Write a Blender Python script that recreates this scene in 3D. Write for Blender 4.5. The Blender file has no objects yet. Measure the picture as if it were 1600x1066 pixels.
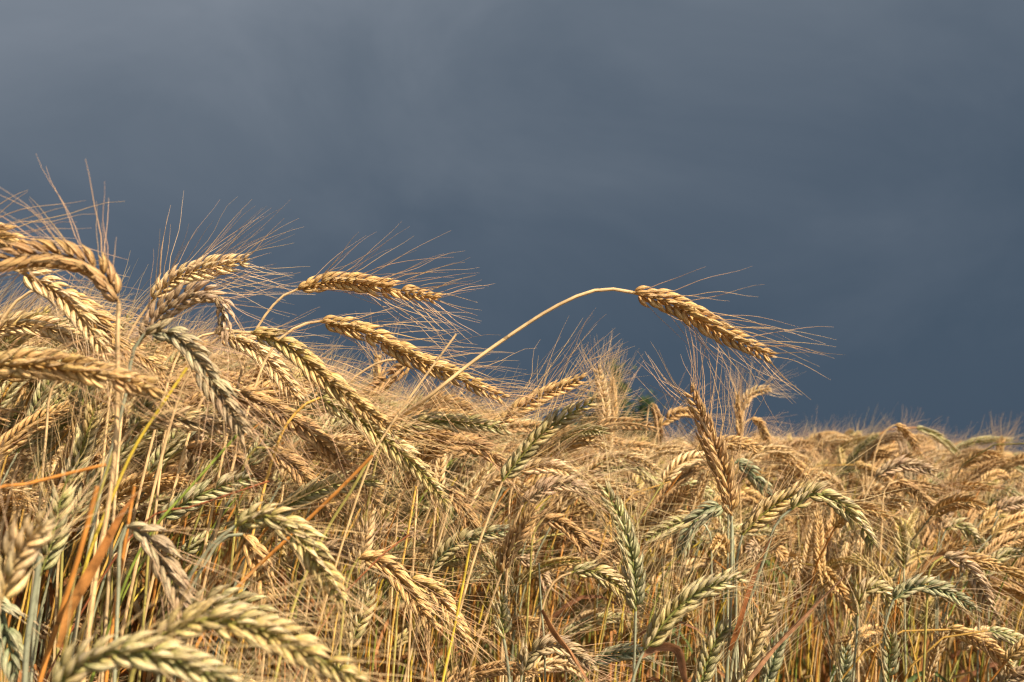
import bpy, math, random
import numpy as np
from mathutils import Vector, Matrix, Euler

random.seed(11)
RNG = np.random.default_rng(11)
sc = bpy.context.scene
COL = sc.collection

# ------------------------------------------------------------------ camera
CAM_Z = 1.28
F = 1555.0                       # focal length in pixels of the 1600 px wide photograph
PITCH = math.atan(172 / F)
cam_d = bpy.data.cameras.new('camera')
cam = bpy.data.objects.new('camera', cam_d)
COL.objects.link(cam)
cam.location = (0, 0, CAM_Z)
cam.rotation_euler = (math.pi / 2 + PITCH, 0, 0)
cam_d.sensor_width = 36.0
cam_d.lens = 36.0 * F / 1600.0
cam_d.clip_start = 0.02
cam_d.clip_end = 2000
cam_d.dof.use_dof = True
cam_d.dof.focus_distance = 0.88
cam_d.dof.aperture_fstop = 9.0
sc.camera = cam

# ------------------------------------------------------------------ world: storm cloud, clear sky on the sun's side
SUN_EL, SUN_AZ = math.radians(42), math.radians(132)      # azimuth clockwise from +Y
world = bpy.data.worlds.new('World')
sc.world = world
world.use_nodes = True
wt = world.node_tree
wt.nodes.clear()
def wn(t, **kw):
    n = wt.nodes.new(t)
    for k, v in kw.items():
        setattr(n, k, v)
    return n
w_out = wn('ShaderNodeOutputWorld')
w_mix = wn('ShaderNodeMixShader')
w_sky = wn('ShaderNodeTexSky')
w_sky.sky_type = 'NISHITA'
w_sky.sun_disc = False
w_sky.sun_elevation = SUN_EL
w_sky.sun_rotation = SUN_AZ
w_bg1 = wn('ShaderNodeBackground'); w_bg1.inputs[1].default_value = 0.085
w_bg2 = wn('ShaderNodeBackground'); w_bg2.inputs[1].default_value = 0.545
w_tc = wn('ShaderNodeTexCoord')
w_sep = wn('ShaderNodeSeparateXYZ')
w_map = wn('ShaderNodeMapping'); w_map.inputs['Scale'].default_value = (1.7, 1.7, 2.6)
w_map.inputs['Rotation'].default_value = (0, math.radians(22), 0)
w_map.inputs['Location'].default_value = (0.35, 0.2, 0.1)
w_noise = wn('ShaderNodeTexNoise'); w_noise.inputs['Scale'].default_value = 1.35
w_noise.inputs['Detail'].default_value = 6.0; w_noise.inputs['Roughness'].default_value = 0.58
w_noise.inputs['Distortion'].default_value = 0.5
w_ramp = wn('ShaderNodeValToRGB')
def srgb(r, g, b):
    f = lambda c: ((c / 255 + 0.055) / 1.055) ** 2.4 if c > 10 else c / 255 / 12.92
    return (f(r), f(g), f(b), 1)
cr = w_ramp.color_ramp
cr.elements[0].position = 0.0; cr.elements[0].color = srgb(68, 83, 99)
cr.elements[1].position = 1.0; cr.elements[1].color = srgb(132, 140, 151)
e = cr.elements.new(0.14); e.color = srgb(70, 85, 101)
e = cr.elements.new(0.34); e.color = srgb(82, 95, 110)
e = cr.elements.new(0.58); e.color = srgb(99, 110, 123)
m_el = wn('ShaderNodeMath', operation='MULTIPLY'); m_el.inputs[1].default_value = 1.5
m_x = wn('ShaderNodeMath', operation='MULTIPLY'); m_x.inputs[1].default_value = -0.25
m_nz = wn('ShaderNodeMath', operation='MULTIPLY_ADD'); m_nz.inputs[1].default_value = 0.75; m_nz.inputs[2].default_value = -0.335
m_a1 = wn('ShaderNodeMath', operation='ADD'); m_a2 = wn('ShaderNodeMath', operation='ADD')
dotn = wn('ShaderNodeVectorMath', operation='DOT_PRODUCT')
dotn.inputs[1].default_value = (math.sin(SUN_AZ), math.cos(SUN_AZ), 0)
mr = wn('ShaderNodeMapRange', interpolation_type='SMOOTHSTEP')
mr.inputs['From Min'].default_value = 0.25; mr.inputs['From Max'].default_value = 0.8
L = wt.links.new
L(w_tc.outputs['Generated'], w_sep.inputs[0]); L(w_tc.outputs['Generated'], w_map.inputs[0])
L(w_map.outputs[0], w_noise.inputs['Vector'])
L(w_sep.outputs['Z'], m_el.inputs[0]); L(w_sep.outputs['X'], m_x.inputs[0]); L(w_noise.outputs['Fac'], m_nz.inputs[0])
L(m_el.outputs[0], m_a1.inputs[0]); L(m_x.outputs[0], m_a1.inputs[1])
L(m_a1.outputs[0], m_a2.inputs[0]); L(m_nz.outputs[0], m_a2.inputs[1])
L(m_a2.outputs[0], w_ramp.inputs[0]); L(w_ramp.outputs[0], w_bg2.inputs[0])
L(w_sky.outputs[0], w_bg1.inputs[0])
L(w_tc.outputs['Generated'], dotn.inputs[0]); L(dotn.outputs['Value'], mr.inputs['Value'])
L(mr.outputs[0], w_mix.inputs[0]); L(w_bg2.outputs[0], w_mix.inputs[1]); L(w_bg1.outputs[0], w_mix.inputs[2])
L(w_mix.outputs[0], w_out.inputs[0])

sun_d = bpy.data.lights.new('sun', 'SUN')
sun_d.energy = 5.0
sun_d.angle = math.radians(0.55)
sun_d.color = (1.0, 0.87, 0.72)
sun = bpy.data.objects.new('sun', sun_d)
COL.objects.link(sun)
sdir = Vector((math.sin(SUN_AZ) * math.cos(SUN_EL), math.cos(SUN_AZ) * math.cos(SUN_EL), math.sin(SUN_EL)))
sun.rotation_euler = sdir.to_track_quat('Z', 'Y').to_euler()
sun.location = (3, -3, 6)

sc.view_settings.view_transform = 'Standard'
sc.view_settings.look = 'None'
sc.view_settings.exposure = 0.95
sc.view_settings.gamma = 1.0
sc.view_settings.use_curve_mapping = False
sc.render.engine = 'CYCLES'
sc.cycles.max_bounces = 7
sc.cycles.diffuse_bounces = 3
sc.cycles.glossy_bounces = 2
sc.cycles.transmission_bounces = 4
sc.cycles.filter_width = 1.3

# ------------------------------------------------------------------ pixel + depth -> place in the world
CAM_R = np.array(Euler((math.pi / 2 + PITCH, 0, 0)).to_matrix())
def at(px, py, d):
    v = np.array([(px - 800) / F * d, (533 - py) / F * d, -d])
    return CAM_R @ v + np.array([0, 0, CAM_Z])
def to_px(p):
    q = CAM_R.T @ (np.asarray(p, float) - np.array([0, 0, CAM_Z]))
    if q[2] > -0.05:
        return None
    return 800 + q[0] / -q[2] * F, 533 - q[1] / -q[2] * F, -q[2]

# ------------------------------------------------------------------ materials
def plant_mat(name, rough, trans, bump, spec=0.35, stripe=0.0, noise_scale=220.0, nvar=0.25, speck=0.0):
    m = bpy.data.materials.new(name); m.use_nodes = True
    t = m.node_tree; t.nodes.clear(); N = t.nodes.new; K = t.links.new
    out = N('ShaderNodeOutputMaterial')
    bs = N('ShaderNodeBsdfPrincipled'); bs.inputs['Roughness'].default_value = rough
    bs.inputs['Specular IOR Level'].default_value = spec
    tr = N('ShaderNodeBsdfTranslucent'); mx = N('ShaderNodeMixShader'); mx.inputs[0].default_value = trans
    at_ = N('ShaderNodeAttribute'); at_.attribute_name = 'col'
    oi = N('ShaderNodeObjectInfo')
    mul = N('ShaderNodeMix'); mul.data_type = 'RGBA'; mul.blend_type = 'MULTIPLY'; mul.inputs[0].default_value = 1.0
    K(at_.outputs['Color'], mul.inputs[6]); K(oi.outputs['Color'], mul.inputs[7])
    geo = N('ShaderNodeTexCoord')
    nz = N('ShaderNodeTexNoise'); nz.inputs['Scale'].default_value = noise_scale; nz.inputs['Detail'].default_value = 3
    K(geo.outputs['Object'], nz.inputs['Vector'])
    rg = N('ShaderNodeMapRange'); rg.inputs['From Min'].default_value = 0.3; rg.inputs['From Max'].default_value = 0.7
    rg.inputs['To Min'].default_value = 1 - nvar; rg.inputs['To Max'].default_value = 1 + nvar * 0.7
    K(nz.outputs['Fac'], rg.inputs['Value'])
    uv = N('ShaderNodeAttribute'); uv.attribute_name = 'uvw'
    sp = N('ShaderNodeSeparateXYZ'); K(uv.outputs['Vector'], sp.inputs[0])
    wv = N('ShaderNodeMath'); wv.operation = 'SINE'
    ml = N('ShaderNodeMath'); ml.operation = 'MULTIPLY'; ml.inputs[1].default_value = 44.0
    K(sp.outputs['X'], ml.inputs[0]); K(ml.outputs[0], wv.inputs[0])
    st = N('ShaderNodeMath'); st.operation = 'MULTIPLY_ADD'; st.inputs[1].default_value = stripe; st.inputs[2].default_value = 1.0
    K(wv.outputs[0], st.inputs[0])
    v0 = N('ShaderNodeMath'); v0.operation = 'MULTIPLY'; K(st.outputs[0], v0.inputs[0]); K(rg.outputs[0], v0.inputs[1])
    n2 = N('ShaderNodeTexNoise'); n2.inputs['Scale'].default_value = noise_scale * 2.2; n2.inputs['Detail'].default_value = 2
    K(geo.outputs['Object'], n2.inputs['Vector'])
    r2 = N('ShaderNodeMapRange'); r2.inputs['From Min'].default_value = 0.62; r2.inputs['From Max'].default_value = 0.70
    r2.inputs['To Min'].default_value = 1.0; r2.inputs['To Max'].default_value = 1.0 - speck
    K(n2.outputs['Fac'], r2.inputs['Value'])
    vv = N('ShaderNodeMath'); vv.operation = 'MULTIPLY'; K(v0.outputs[0], vv.inputs[0]); K(r2.outputs[0], vv.inputs[1])
    hs = N('ShaderNodeVectorMath'); hs.operation = 'SCALE'
    K(mul.outputs[2], hs.inputs[0]); K(vv.outputs[0], hs.inputs['Scale'])
    K(hs.outputs[0], bs.inputs['Base Color']); K(hs.outputs[0], tr.inputs['Color'])
    bp = N('ShaderNodeBump'); bp.inputs['Strength'].default_value = bump; bp.inputs['Distance'].default_value = 0.0004
    ad = N('ShaderNodeMath'); ad.operation = 'MULTIPLY_ADD'; ad.inputs[1].default_value = 0.5
    K(wv.outputs[0], ad.inputs[0]); K(nz.outputs['Fac'], ad.inputs[2])
    K(ad.outputs[0], bp.inputs['Height']); K(bp.outputs[0], bs.inputs['Normal'])
    K(bs.outputs[0], mx.inputs[1]); K(tr.outputs[0], mx.inputs[2]); K(mx.outputs[0], out.inputs[0])
    return m
M_HUSK = plant_mat('husk', 0.55, 0.12, 0.8, 0.3, stripe=0.17, noise_scale=420, nvar=0.22, speck=0.28)
M_AWN = plant_mat('awn', 0.45, 0.18, 0.0, 0.45, nvar=0.15, noise_scale=60)
M_STEM = plant_mat('straw', 0.45, 0.0, 0.4, 0.4, stripe=0.10, noise_scale=75, nvar=0.32, speck=0.5)
M_LEAF = plant_mat('dry_leaf', 0.55, 0.28, 0.5, 0.3, stripe=0.10, noise_scale=120, nvar=0.45, speck=0.55)

# ------------------------------------------------------------------ mesh collector
class MB:
    def __init__(self):
        self.v, self.f, self.c, self.u, self.n = [], [], [], [], 0
    def add(self, v, f, c, u):
        v = np.asarray(v, float); k = len(v)
        c = np.asarray(c, float)
        if c.ndim == 1: c = np.tile(c[:3], (k, 1))
        self.v.append(v); self.f.append(np.asarray(f, int) + self.n); self.c.append(c[:, :3]); self.u.append(np.asarray(u, float)); self.n += k
    def mesh(self, name, mat, off=(0, 0, 0), smooth=True):
        me = bpy.data.meshes.new(name)
        v = np.concatenate(self.v) - np.asarray(off, float)
        f = np.concatenate(self.f)          # quads; a repeated last index makes a triangle
        nf = len(f)
        me.vertices.add(len(v)); me.vertices.foreach_set('co', v.ravel().astype(np.float32))
        tri = f[:, 3] == f[:, 2]
        cnt = np.where(tri, 3, 4); start = np.concatenate([[0], np.cumsum(cnt)[:-1]])
        mask = np.ones_like(f, bool); mask[tri, 3] = False
        me.loops.add(int(cnt.sum())); me.loops.foreach_set('vertex_index', f[mask].astype(np.int32))
        me.polygons.add(nf); me.polygons.foreach_set('loop_start', start.astype(np.int32))
        me.update(calc_edges=True)
        me.polygons.foreach_set('use_smooth', np.full(nf, smooth))
        a = me.attributes.new('col', 'FLOAT_COLOR', 'POINT')
        c = np.concatenate(self.c); c = np.clip(np.hstack([c, np.ones((len(c), 1))]), 0, 1)
        a.data.foreach_set('color', c.ravel().astype(np.float32))
        b = me.attributes.new('uvw', 'FLOAT_VECTOR', 'POINT')
        b.data.foreach_set('vector', np.concatenate(self.u).ravel().astype(np.float32))
        me.materials.append(mat)
        return me

def nrm(a):
    a = np.asarray(a, float)
    return a / (np.linalg.norm(a, axis=-1, keepdims=True) + 1e-12)

def frames(P):
    T = nrm(np.gradient(P, axis=0))
    ref = np.array([0.31, 0.95, 0.05]) if abs(T[0][1]) < 0.8 else np.array([1.0, 0.1, 0.2])
    N = nrm(np.cross(T, ref)); 
    for i in range(1, len(N)):
        n = N[i - 1] - T[i] * np.dot(N[i - 1], T[i]); N[i] = n / (np.linalg.norm(n) + 1e-12)
    return T, N, np.cross(T, N)

def tube(mb, P, R, seg, C):
    P = np.asarray(P, float); n = len(P)
    R = np.broadcast_to(np.asarray(R, float), (n,))
    T, N, B = frames(P)
    a = np.arange(seg) / seg * 2 * math.pi
    V = P[:, None] + R[:, None, None] * (np.cos(a)[None, :, None] * N[:, None] + np.sin(a)[None, :, None] * B[:, None])
    i = np.arange(n - 1)[:, None] * seg; j = np.arange(seg)[None]; j2 = (j + 1) % seg
    Fc = np.stack([i + j, i + j2, i + seg + j2, i + seg + j], -1).reshape(-1, 4)
    C = np.asarray(C, float)
    c = np.tile(C, (n * seg, 1)) if C.ndim == 1 else np.repeat(C, seg, 0)
    u = np.stack([np.tile(np.arange(seg) / seg, n), np.repeat(np.linspace(0, 1, n), seg), np.zeros(n * seg)], -1)
    mb.add(V.reshape(-1, 3), Fc, c, u)

def awn_curves(mb, P0, D0, D1, Ln, r0, nseg, cols):
    """many awns at once: start points, start and end directions, lengths -> three sided tapering tubes"""
    k = len(P0); t = np.linspace(0, 1, nseg + 1)
    J = RNG.normal(size=(k, 3)) * 0.13; J2 = RNG.normal(size=(k, 3)) * 0.07
    D = nrm(D0[:, None] * (1 - t[None, :, None]) + D1[:, None] * t[None, :, None] + J[:, None] * np.sin(math.pi * t)[None, :, None] + J2[:, None] * np.sin(2.6 * math.pi * t)[None, :, None])
    step = D * (Ln / nseg)[:, None, None]
    P = P0[:, None] + np.concatenate([np.zeros((k, 1, 3)), np.cumsum(step[:, :-1], 1)], 1)
    ref = nrm(RNG.normal(size=(k, 3)))[:, None]
    A = nrm(np.cross(D, ref)); B = np.cross(D, A)
    rr = r0[:, None] * (1 - 0.72 * t[None] ** 1.3)
    ang = np.arange(3) / 3 * 2 * math.pi
    V = P[:, :, None] + rr[:, :, None, None] * (np.cos(ang)[None, None, :, None] * A[:, :, None] + np.sin(ang)[None, None, :, None] * B[:, :, None])
    m = nseg + 1
    base = (np.arange(k) * m * 3)[:, None, None] + (np.arange(nseg) * 3)[None, :, None]
    j = np.arange(3)[None, None]; j2 = (j + 1) % 3
    Fc = np.stack([base + j, base + j2, base + 3 + j2, base + 3 + j], -1).reshape(-1, 4)
    C = np.repeat(cols, m * 3, 0)
    mb.add(V.reshape(-1, 3), Fc, C, np.zeros((k * m * 3, 3)))

# ------------------------------------------------------------------ colours of the ripening rye
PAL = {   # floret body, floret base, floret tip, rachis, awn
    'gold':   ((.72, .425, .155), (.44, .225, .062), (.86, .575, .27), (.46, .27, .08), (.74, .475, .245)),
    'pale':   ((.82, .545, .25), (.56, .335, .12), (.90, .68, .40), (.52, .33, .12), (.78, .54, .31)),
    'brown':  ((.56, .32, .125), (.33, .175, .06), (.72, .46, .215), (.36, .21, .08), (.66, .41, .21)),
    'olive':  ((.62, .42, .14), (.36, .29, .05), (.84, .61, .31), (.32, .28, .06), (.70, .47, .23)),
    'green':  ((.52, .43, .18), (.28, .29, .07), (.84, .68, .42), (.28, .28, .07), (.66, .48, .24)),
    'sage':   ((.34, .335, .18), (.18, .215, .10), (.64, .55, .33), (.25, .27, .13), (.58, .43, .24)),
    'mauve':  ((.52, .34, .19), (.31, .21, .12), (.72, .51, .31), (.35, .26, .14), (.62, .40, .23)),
}
PAL = {k: tuple((r, g * 1.02, b * (.95 if q == 4 else .99)) for q, (r, g, b) in enumerate(v)) for k, v in PAL.items()}
STEMC = {'gold': (.74, .43, .09), 'straw': (.70, .47, .22), 'orange': (.58, .235, .045), 'green': (.27, .33, .05),
         'yellow': (.62, .44, .05), 'sage': (.33, .33, .20), 'olive': (.38, .32, .08), 'rust': (.36, .12, .045)}
AWN_R = 0.00026

# ------------------------------------------------------------------ one floret and one spikelet (two florets, two glumes)
def floret(L=0.0155, w=0.00208, rings=7, seg=7, bow=0.0011):
    s = np.linspace(0, 1, rings + 1)
    prof = np.interp(s, [0, .1, .25, .42, .58, .74, .88, 1], [.35, .72, .97, 1, .84, .54, .24, .05])
    a = np.arange(seg) / seg * 2 * math.pi
    cx = np.cos(a); sy = np.sin(a)
    r = np.where(cx > 0, 1 + 0.22 * np.maximum(cx, 0) ** 3, 0.8)       # keel outward
    X = prof[:, None] * w * (cx * r)[None] + (bow * np.sin(np.pi * s))[:, None]
    Y = prof[:, None] * w * 0.95 * sy[None]
    Z = np.repeat((s * L)[:, None], seg, 1)
    V = np.stack([X, Y, Z], -1).reshape(-1, 3)
    i = np.arange(rings)[:, None] * seg; j = np.arange(seg)[None]; j2 = (j + 1) % seg
    Fc = np.stack([i + j, i + j2, i + seg + j2, i + seg + j], -1).reshape(-1, 4)
    u = np.stack([np.tile(a / (2 * math.pi), rings + 1), np.repeat(s, seg), np.zeros((rings + 1) * seg)], -1)
    return V, Fc, u, np.repeat(s, seg)
FL_HI = floret()
FL_LO = floret(rings=5, seg=5)

def rot(axis, ang):
    return np.array(Matrix.Rotation(ang, 3, axis))

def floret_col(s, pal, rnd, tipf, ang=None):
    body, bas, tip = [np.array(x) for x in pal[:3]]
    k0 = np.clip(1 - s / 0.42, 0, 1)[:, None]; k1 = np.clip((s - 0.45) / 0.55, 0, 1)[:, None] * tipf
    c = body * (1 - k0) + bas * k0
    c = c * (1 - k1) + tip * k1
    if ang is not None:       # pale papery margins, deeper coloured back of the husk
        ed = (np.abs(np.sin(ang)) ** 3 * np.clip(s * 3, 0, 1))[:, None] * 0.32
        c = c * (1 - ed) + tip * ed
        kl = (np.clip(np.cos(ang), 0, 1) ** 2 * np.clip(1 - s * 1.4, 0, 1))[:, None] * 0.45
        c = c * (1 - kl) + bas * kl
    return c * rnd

def spikelet_into(mb, pal, M3, origin, sc_, FL, rnd=None, tilt=0.37, glume=True):
    """adds a spikelet whose own z runs up the ear and x points outwards; returns awn roots and directions"""
    out = []
    for sy in (-1, 1):
        V, Fc, u, s = FL
        k = random.uniform(0.9, 1.08)
        R = rot('X', -sy * random.uniform(0.10, 0.22)) @ rot('Y', tilt * random.uniform(0.7, 1.35)) @ rot('Z', sy * 0.5)
        v = (V * k) @ R.T + np.array([0.0009, sy * 0.0019, 0])
        W = (v * sc_) @ M3.T + origin
        b = (rnd if rnd else 1.0) * random.uniform(0.86, 1.12)
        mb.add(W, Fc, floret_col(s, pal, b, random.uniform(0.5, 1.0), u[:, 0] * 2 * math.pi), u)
        tipl = (np.array([0, 0, 0.0153]) * k) @ R.T + np.array([0.0009, sy * 0.0019, 0])
        out.append(((tipl * sc_) @ M3.T + origin, M3 @ (R @ np.array([0, 0, 1.0]))))
        if glume:
            g0 = np.array([0.0020, sy * 0.0036, 0.0005]); g1 = g0 + np.array([0.0030, sy * 0.0008, 0.0048]); g2 = g0 + np.array([0.0042, sy * 0.0010, 0.0108])
            wv = np.array([0.0006, -sy * 0.0011, 0])
            gv = np.array([g0, g1 - wv, g1 + wv, g2, g1 + np.array([0.0006, 0, 0])])
            gf = [(0, 1, 4, 4), (0, 4, 2, 2), (1, 3, 4, 4), (4, 3, 2, 2)]
            mb.add((gv * sc_) @ M3.T + origin, gf, np.array(pal[2]) * 0.92 * b, np.zeros((5, 3)))
    return out

def blend(pa, pb, k):
    return tuple(tuple(np.array(a) * (1 - k) + np.array(b) * k) for a, b in zip(PAL[pa], PAL[pb]))
SPK = {}
def spikelet_mesh(pa, pb, lev):
    key = (pa, pb if lev else pa, lev)
    if key not in SPK:
        SPK[key] = []
        for k in range(4):
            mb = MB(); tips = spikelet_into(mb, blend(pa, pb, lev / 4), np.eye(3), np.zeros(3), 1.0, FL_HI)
            SPK[key].append((mb.mesh('spikelet', M_HUSK), tips))
    return random.choice(SPK[key])

# ------------------------------------------------------------------ curves
def catmull(P, n):
    P = np.asarray(P, float)
    if len(P) == 2:
        P = np.array([P[0], (P[0] + P[1]) / 2, P[1]])
    E = np.vstack([2 * P[0] - P[1], P, 2 * P[-1] - P[-2]])
    out = []
    m = len(P) - 1
    for i in range(m):
        p0, p1, p2, p3 = E[i:i + 4]
        t = np.linspace(0, 1, 25)[:-1, None]
        a, b, c = [max(1e-6, np.linalg.norm(w)) ** .5 for w in (p1 - p0, p2 - p1, p3 - p2)]
        m1 = b * ((p1 - p0) / a - (p2 - p0) / (a + b) + (p2 - p1) / b)
        m2 = b * ((p2 - p1) / b - (p3 - p1) / (b + c) + (p3 - p2) / c)
        out.append((2 * t ** 3 - 3 * t ** 2 + 1) * p1 + (t ** 3 - 2 * t ** 2 + t) * m1 + (3 * t ** 2 - 2 * t ** 3) * p2 + (t ** 3 - t ** 2) * m2)
    Q = np.vstack(out + [P[-1:]])
    d = np.concatenate([[0], np.cumsum(np.linalg.norm(np.diff(Q, axis=0), axis=1))])
    s = np.linspace(0, d[-1], n)
    return np.stack([np.interp(s, d, Q[:, k]) for k in range(3)], -1), d[-1]

def ear_layout(P, length, view, roll, sc_, pitch=0.0037):
    """stations along the rachis: origin, 3x3 frame (x outward, z up the ear)"""
    n = max(10, int(length / (pitch * sc_)))
    d = np.linspace(0, 1, len(P)); T = nrm(np.gradient(P, axis=0))
    st = []
    for i in range(n):
        t = (i + 0.5) / n * 0.955
        p = np.array([np.interp(t, d, P[:, k]) for k in range(3)])
        tt = nrm(np.array([np.interp(t, d, T[:, k]) for k in range(3)]))
        N = nrm(np.cross(view, tt)); B = np.cross(tt, N)
        r = roll + 0.10 * math.sin(i * 0.37 + roll * 3) 
        out = (math.cos(r) * N + math.sin(r) * B) * (1 if i % 2 else -1)
        out = nrm(out)
        y = np.cross(tt, out)
        taper = 0.78 + 0.30 * math.sin(math.pi * min(1, t * 1.05 + 0.12)) - (0.20 * max(0, t - 0.75) / 0.25)
        st.append((p, np.stack([out, y, tt], 1), taper * sc_, t))
    return st

def build_awns(mb, roots, pal, spread=0.5, ln=(0.050, 0.075), droop=(0, 0, 0), thick=1.0, keep=1.0, nseg=6):
    P0, D0, D1, Ln, R0, Cc = [], [], [], [], [], []
    for (p, d, ax, t) in roots:
        if random.random() > keep: continue
        side = d - ax * np.dot(d, ax); side = nrm(side)
        jit = RNG.normal(size=3) * 0.14
        s_ = spread * random.uniform(0.55, 1.35) * (1.1 - 0.55 * t)
        d0 = nrm(d + side * 0.10 + jit * 0.5)
        d1 = nrm(ax + side * s_ + jit * 1.2 + np.array(droop))
        P0.append(p - d * 0.0006); D0.append(d0); D1.append(d1)
        Ln.append(random.uniform(*ln) * .88 * (0.62 + 0.55 * math.sin(math.pi * min(1, t * 0.9 + 0.12))) * (0.55 if random.random() < 0.08 else 1)); R0.append(AWN_R * thick * random.uniform(0.8, 1.15))
        c = np.array(pal[4]) * random.uniform(0.75, 1.2)
        Cc.append(c * np.array([1, random.uniform(.93, 1.04), random.uniform(.85, 1.1)]))
    if P0:
        awn_curves(mb, np.array(P0), np.array(D0), np.array(D1), np.array(Ln), np.array(R0), nseg, np.array(Cc))

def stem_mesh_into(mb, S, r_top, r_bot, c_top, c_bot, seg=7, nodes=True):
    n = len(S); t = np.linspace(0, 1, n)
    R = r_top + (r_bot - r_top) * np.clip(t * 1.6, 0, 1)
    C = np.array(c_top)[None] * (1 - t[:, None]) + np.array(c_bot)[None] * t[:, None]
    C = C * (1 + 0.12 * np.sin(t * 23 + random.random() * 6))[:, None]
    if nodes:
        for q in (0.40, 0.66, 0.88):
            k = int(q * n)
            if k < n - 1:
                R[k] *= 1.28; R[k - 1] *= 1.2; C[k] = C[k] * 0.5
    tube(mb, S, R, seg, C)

def leaf_into(mb, P, W, col, roll=0.0, twist=0.6, curl=0.25, tipcol=None):
    """long folded grass blade along P, width profile W"""
    P = np.asarray(P, float); n = len(P); T, N, B = frames(P)
    t = np.linspace(0, 1, n); a = roll + twist * t
    X = np.cos(a)[:, None] * N + np.sin(a)[:, None] * B; Y = np.cross(T, X)
    w = W * np.clip(np.minimum(1, (1 - t) * 2.2) ** 0.8, 0.03, 1) * np.clip(0.45 + t * 3, 0, 1) * (1 + 0.08 * np.sin(t * 17 + a[0] * 5))
    rows = []
    for q in (-1, -0.5, 0, 0.5, 1):
        rows.append(P + X * (w * q * 0.5)[:, None] + Y * (w * curl * (abs(q) ** 1.5))[:, None])
    V = np.stack(rows, 1).reshape(-1, 3)
    i = np.arange(n - 1)[:, None] * 5; j = np.arange(4)[None]
    Fc = np.stack([i + j, i + j + 1, i + 5 + j + 1, i + 5 + j], -1).reshape(-1, 4)
    c = np.array(col)[None] * (1 - 0.18 * np.abs(np.sin(t * 9 + roll * 7)))[:, None]
    if tipcol is not None:
        k = np.clip(t * 1.4 - 0.3, 0, 1)[:, None]; c = c * (1 - k) + np.array(tipcol) * k
    u = np.stack([np.tile(np.linspace(0, 1, 5), n), np.repeat(t, 5), np.zeros(n * 5)], -1)
    mb.add(V, Fc, np.repeat(c, 5, 0), u)

# ------------------------------------------------------------------ scene objects
def link(name, data, parent=None):
    o = bpy.data.objects.new(name, data); COL.objects.link(o)
    if parent: o.parent = parent
    return o
def root_at(name, loc, label, cat, group=None):
    o = bpy.data.objects.new(name, None); COL.objects.link(o)
    o.empty_display_size = 0.05; o.location = Vector(loc)
    o['label'] = label; o['category'] = cat
    if group: o['group'] = group
    return o
def tag(o, **kw):
    for k, v in kw.items(): o[k] = v
    return o

# ------------------------------------------------------------------ ground
def ground():
    m = bpy.data.materials.new('soil'); m.use_nodes = True
    t = m.node_tree; b = t.nodes['Principled BSDF']; b.inputs['Roughness'].default_value = 0.95
    nz = t.nodes.new('ShaderNodeTexNoise'); nz.inputs['Scale'].default_value = 14; nz.inputs['Detail'].default_value = 8
    rp = t.nodes.new('ShaderNodeValToRGB'); rp.color_ramp.elements[0].position = 0.35; rp.color_ramp.elements[0].color = (.035, .024, .014, 1)
    rp.color_ramp.elements[1].position = 0.7; rp.color_ramp.elements[1].color = (.16, .115, .06, 1)
    bp = t.nodes.new('ShaderNodeBump'); bp.inputs['Distance'].default_value = 0.03
    tc = t.nodes.new('ShaderNodeTexCoord')
    t.links.new(tc.outputs['Object'], nz.inputs['Vector'])
    t.links.new(nz.outputs['Fac'], rp.inputs[0]); t.links.new(rp.outputs[0], b.inputs['Base Color'])
    t.links.new(nz.outputs['Fac'], bp.inputs['Height']); t.links.new(bp.outputs[0], b.inputs['Normal'])
    n = 60; xs = np.sign(np.linspace(-1, 1, n)) * np.abs(np.linspace(-1, 1, n)) ** 4 * 900
    V = []; 
    for y in xs:
        for x in xs:
            V.append((x, y, 0.012 * math.sin(x * 3.1) * math.cos(y * 2.7)))
    Fc = [(j * n + i, j * n + i + 1, (j + 1) * n + i + 1, (j + 1) * n + i) for j in range(n - 1) for i in range(n - 1)]
    me = bpy.data.meshes.new('ground'); me.from_pydata(V, [], Fc); me.materials.append(m)
    tag(link('ground', me), kind='structure')
ground()

# ------------------------------------------------------------------ the bush beyond the field
def bush():
    base = at(966, 700, 24.0); base[2] = 0
    rt = root_at('bush', base, 'dark green bush showing its top just above the far edge of the crop', 'bush')
    mb = MB()
    for k in range(7):
        a = k * 0.9; top = np.array([math.cos(a) * random.uniform(.3, .9), math.sin(a) * 0.5, random.uniform(1.3, 2.1)])
        P, _ = catmull([(0, 0, 0), top * [.3, .3, .5], top], 8)
        tube(mb, P, np.linspace(.05, .01, 8), 5, (.10, .07, .045))
    link('trunk', mb.mesh('trunk', M_STEM), rt)
    mb = MB()
    cl = []
    for k in range(64):
        a = random.uniform(0, 2 * math.pi); r = random.random() ** .5
        x = math.cos(a) * r * 0.78; y = math.sin(a) * r * 0.6
        z = 1.12 + random.random() * (1.42 - 0.8 * r * r) * (0.75 + 0.3 * math.sin(a * 3 + 1))
        cl.append((x, y, z, random.uniform(.10, .22), random.uniform(.6, 1.5)))
    for (x, y, z, r, br) in cl:
        n = 110
        p = np.array([x * 1.3, y, z * 1.27]) + RNG.normal(size=(n, 3)) * r * [.6, .6, .55]
        a = nrm(RNG.normal(size=(n, 3))); b = nrm(np.cross(a, RNG.normal(size=(n, 3))))
        s = RNG.uniform(.04, .075, (n, 1))
        V = np.stack([p - a * s, p + b * s * .5, p + a * s, p - b * s * .5], 1).reshape(-1, 3)
        c = np.array([.055, .085, .02]) * br * RNG.uniform(.6, 1.4, (n, 1))
        mb.add(V, np.arange(n * 4).reshape(-1, 4), np.repeat(c, 4, 0), np.zeros((n * 4, 3)))
    tag(link('foliage', mb.mesh('foliage', M_LEAF), rt), kind='stuff')
bush()

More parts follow.
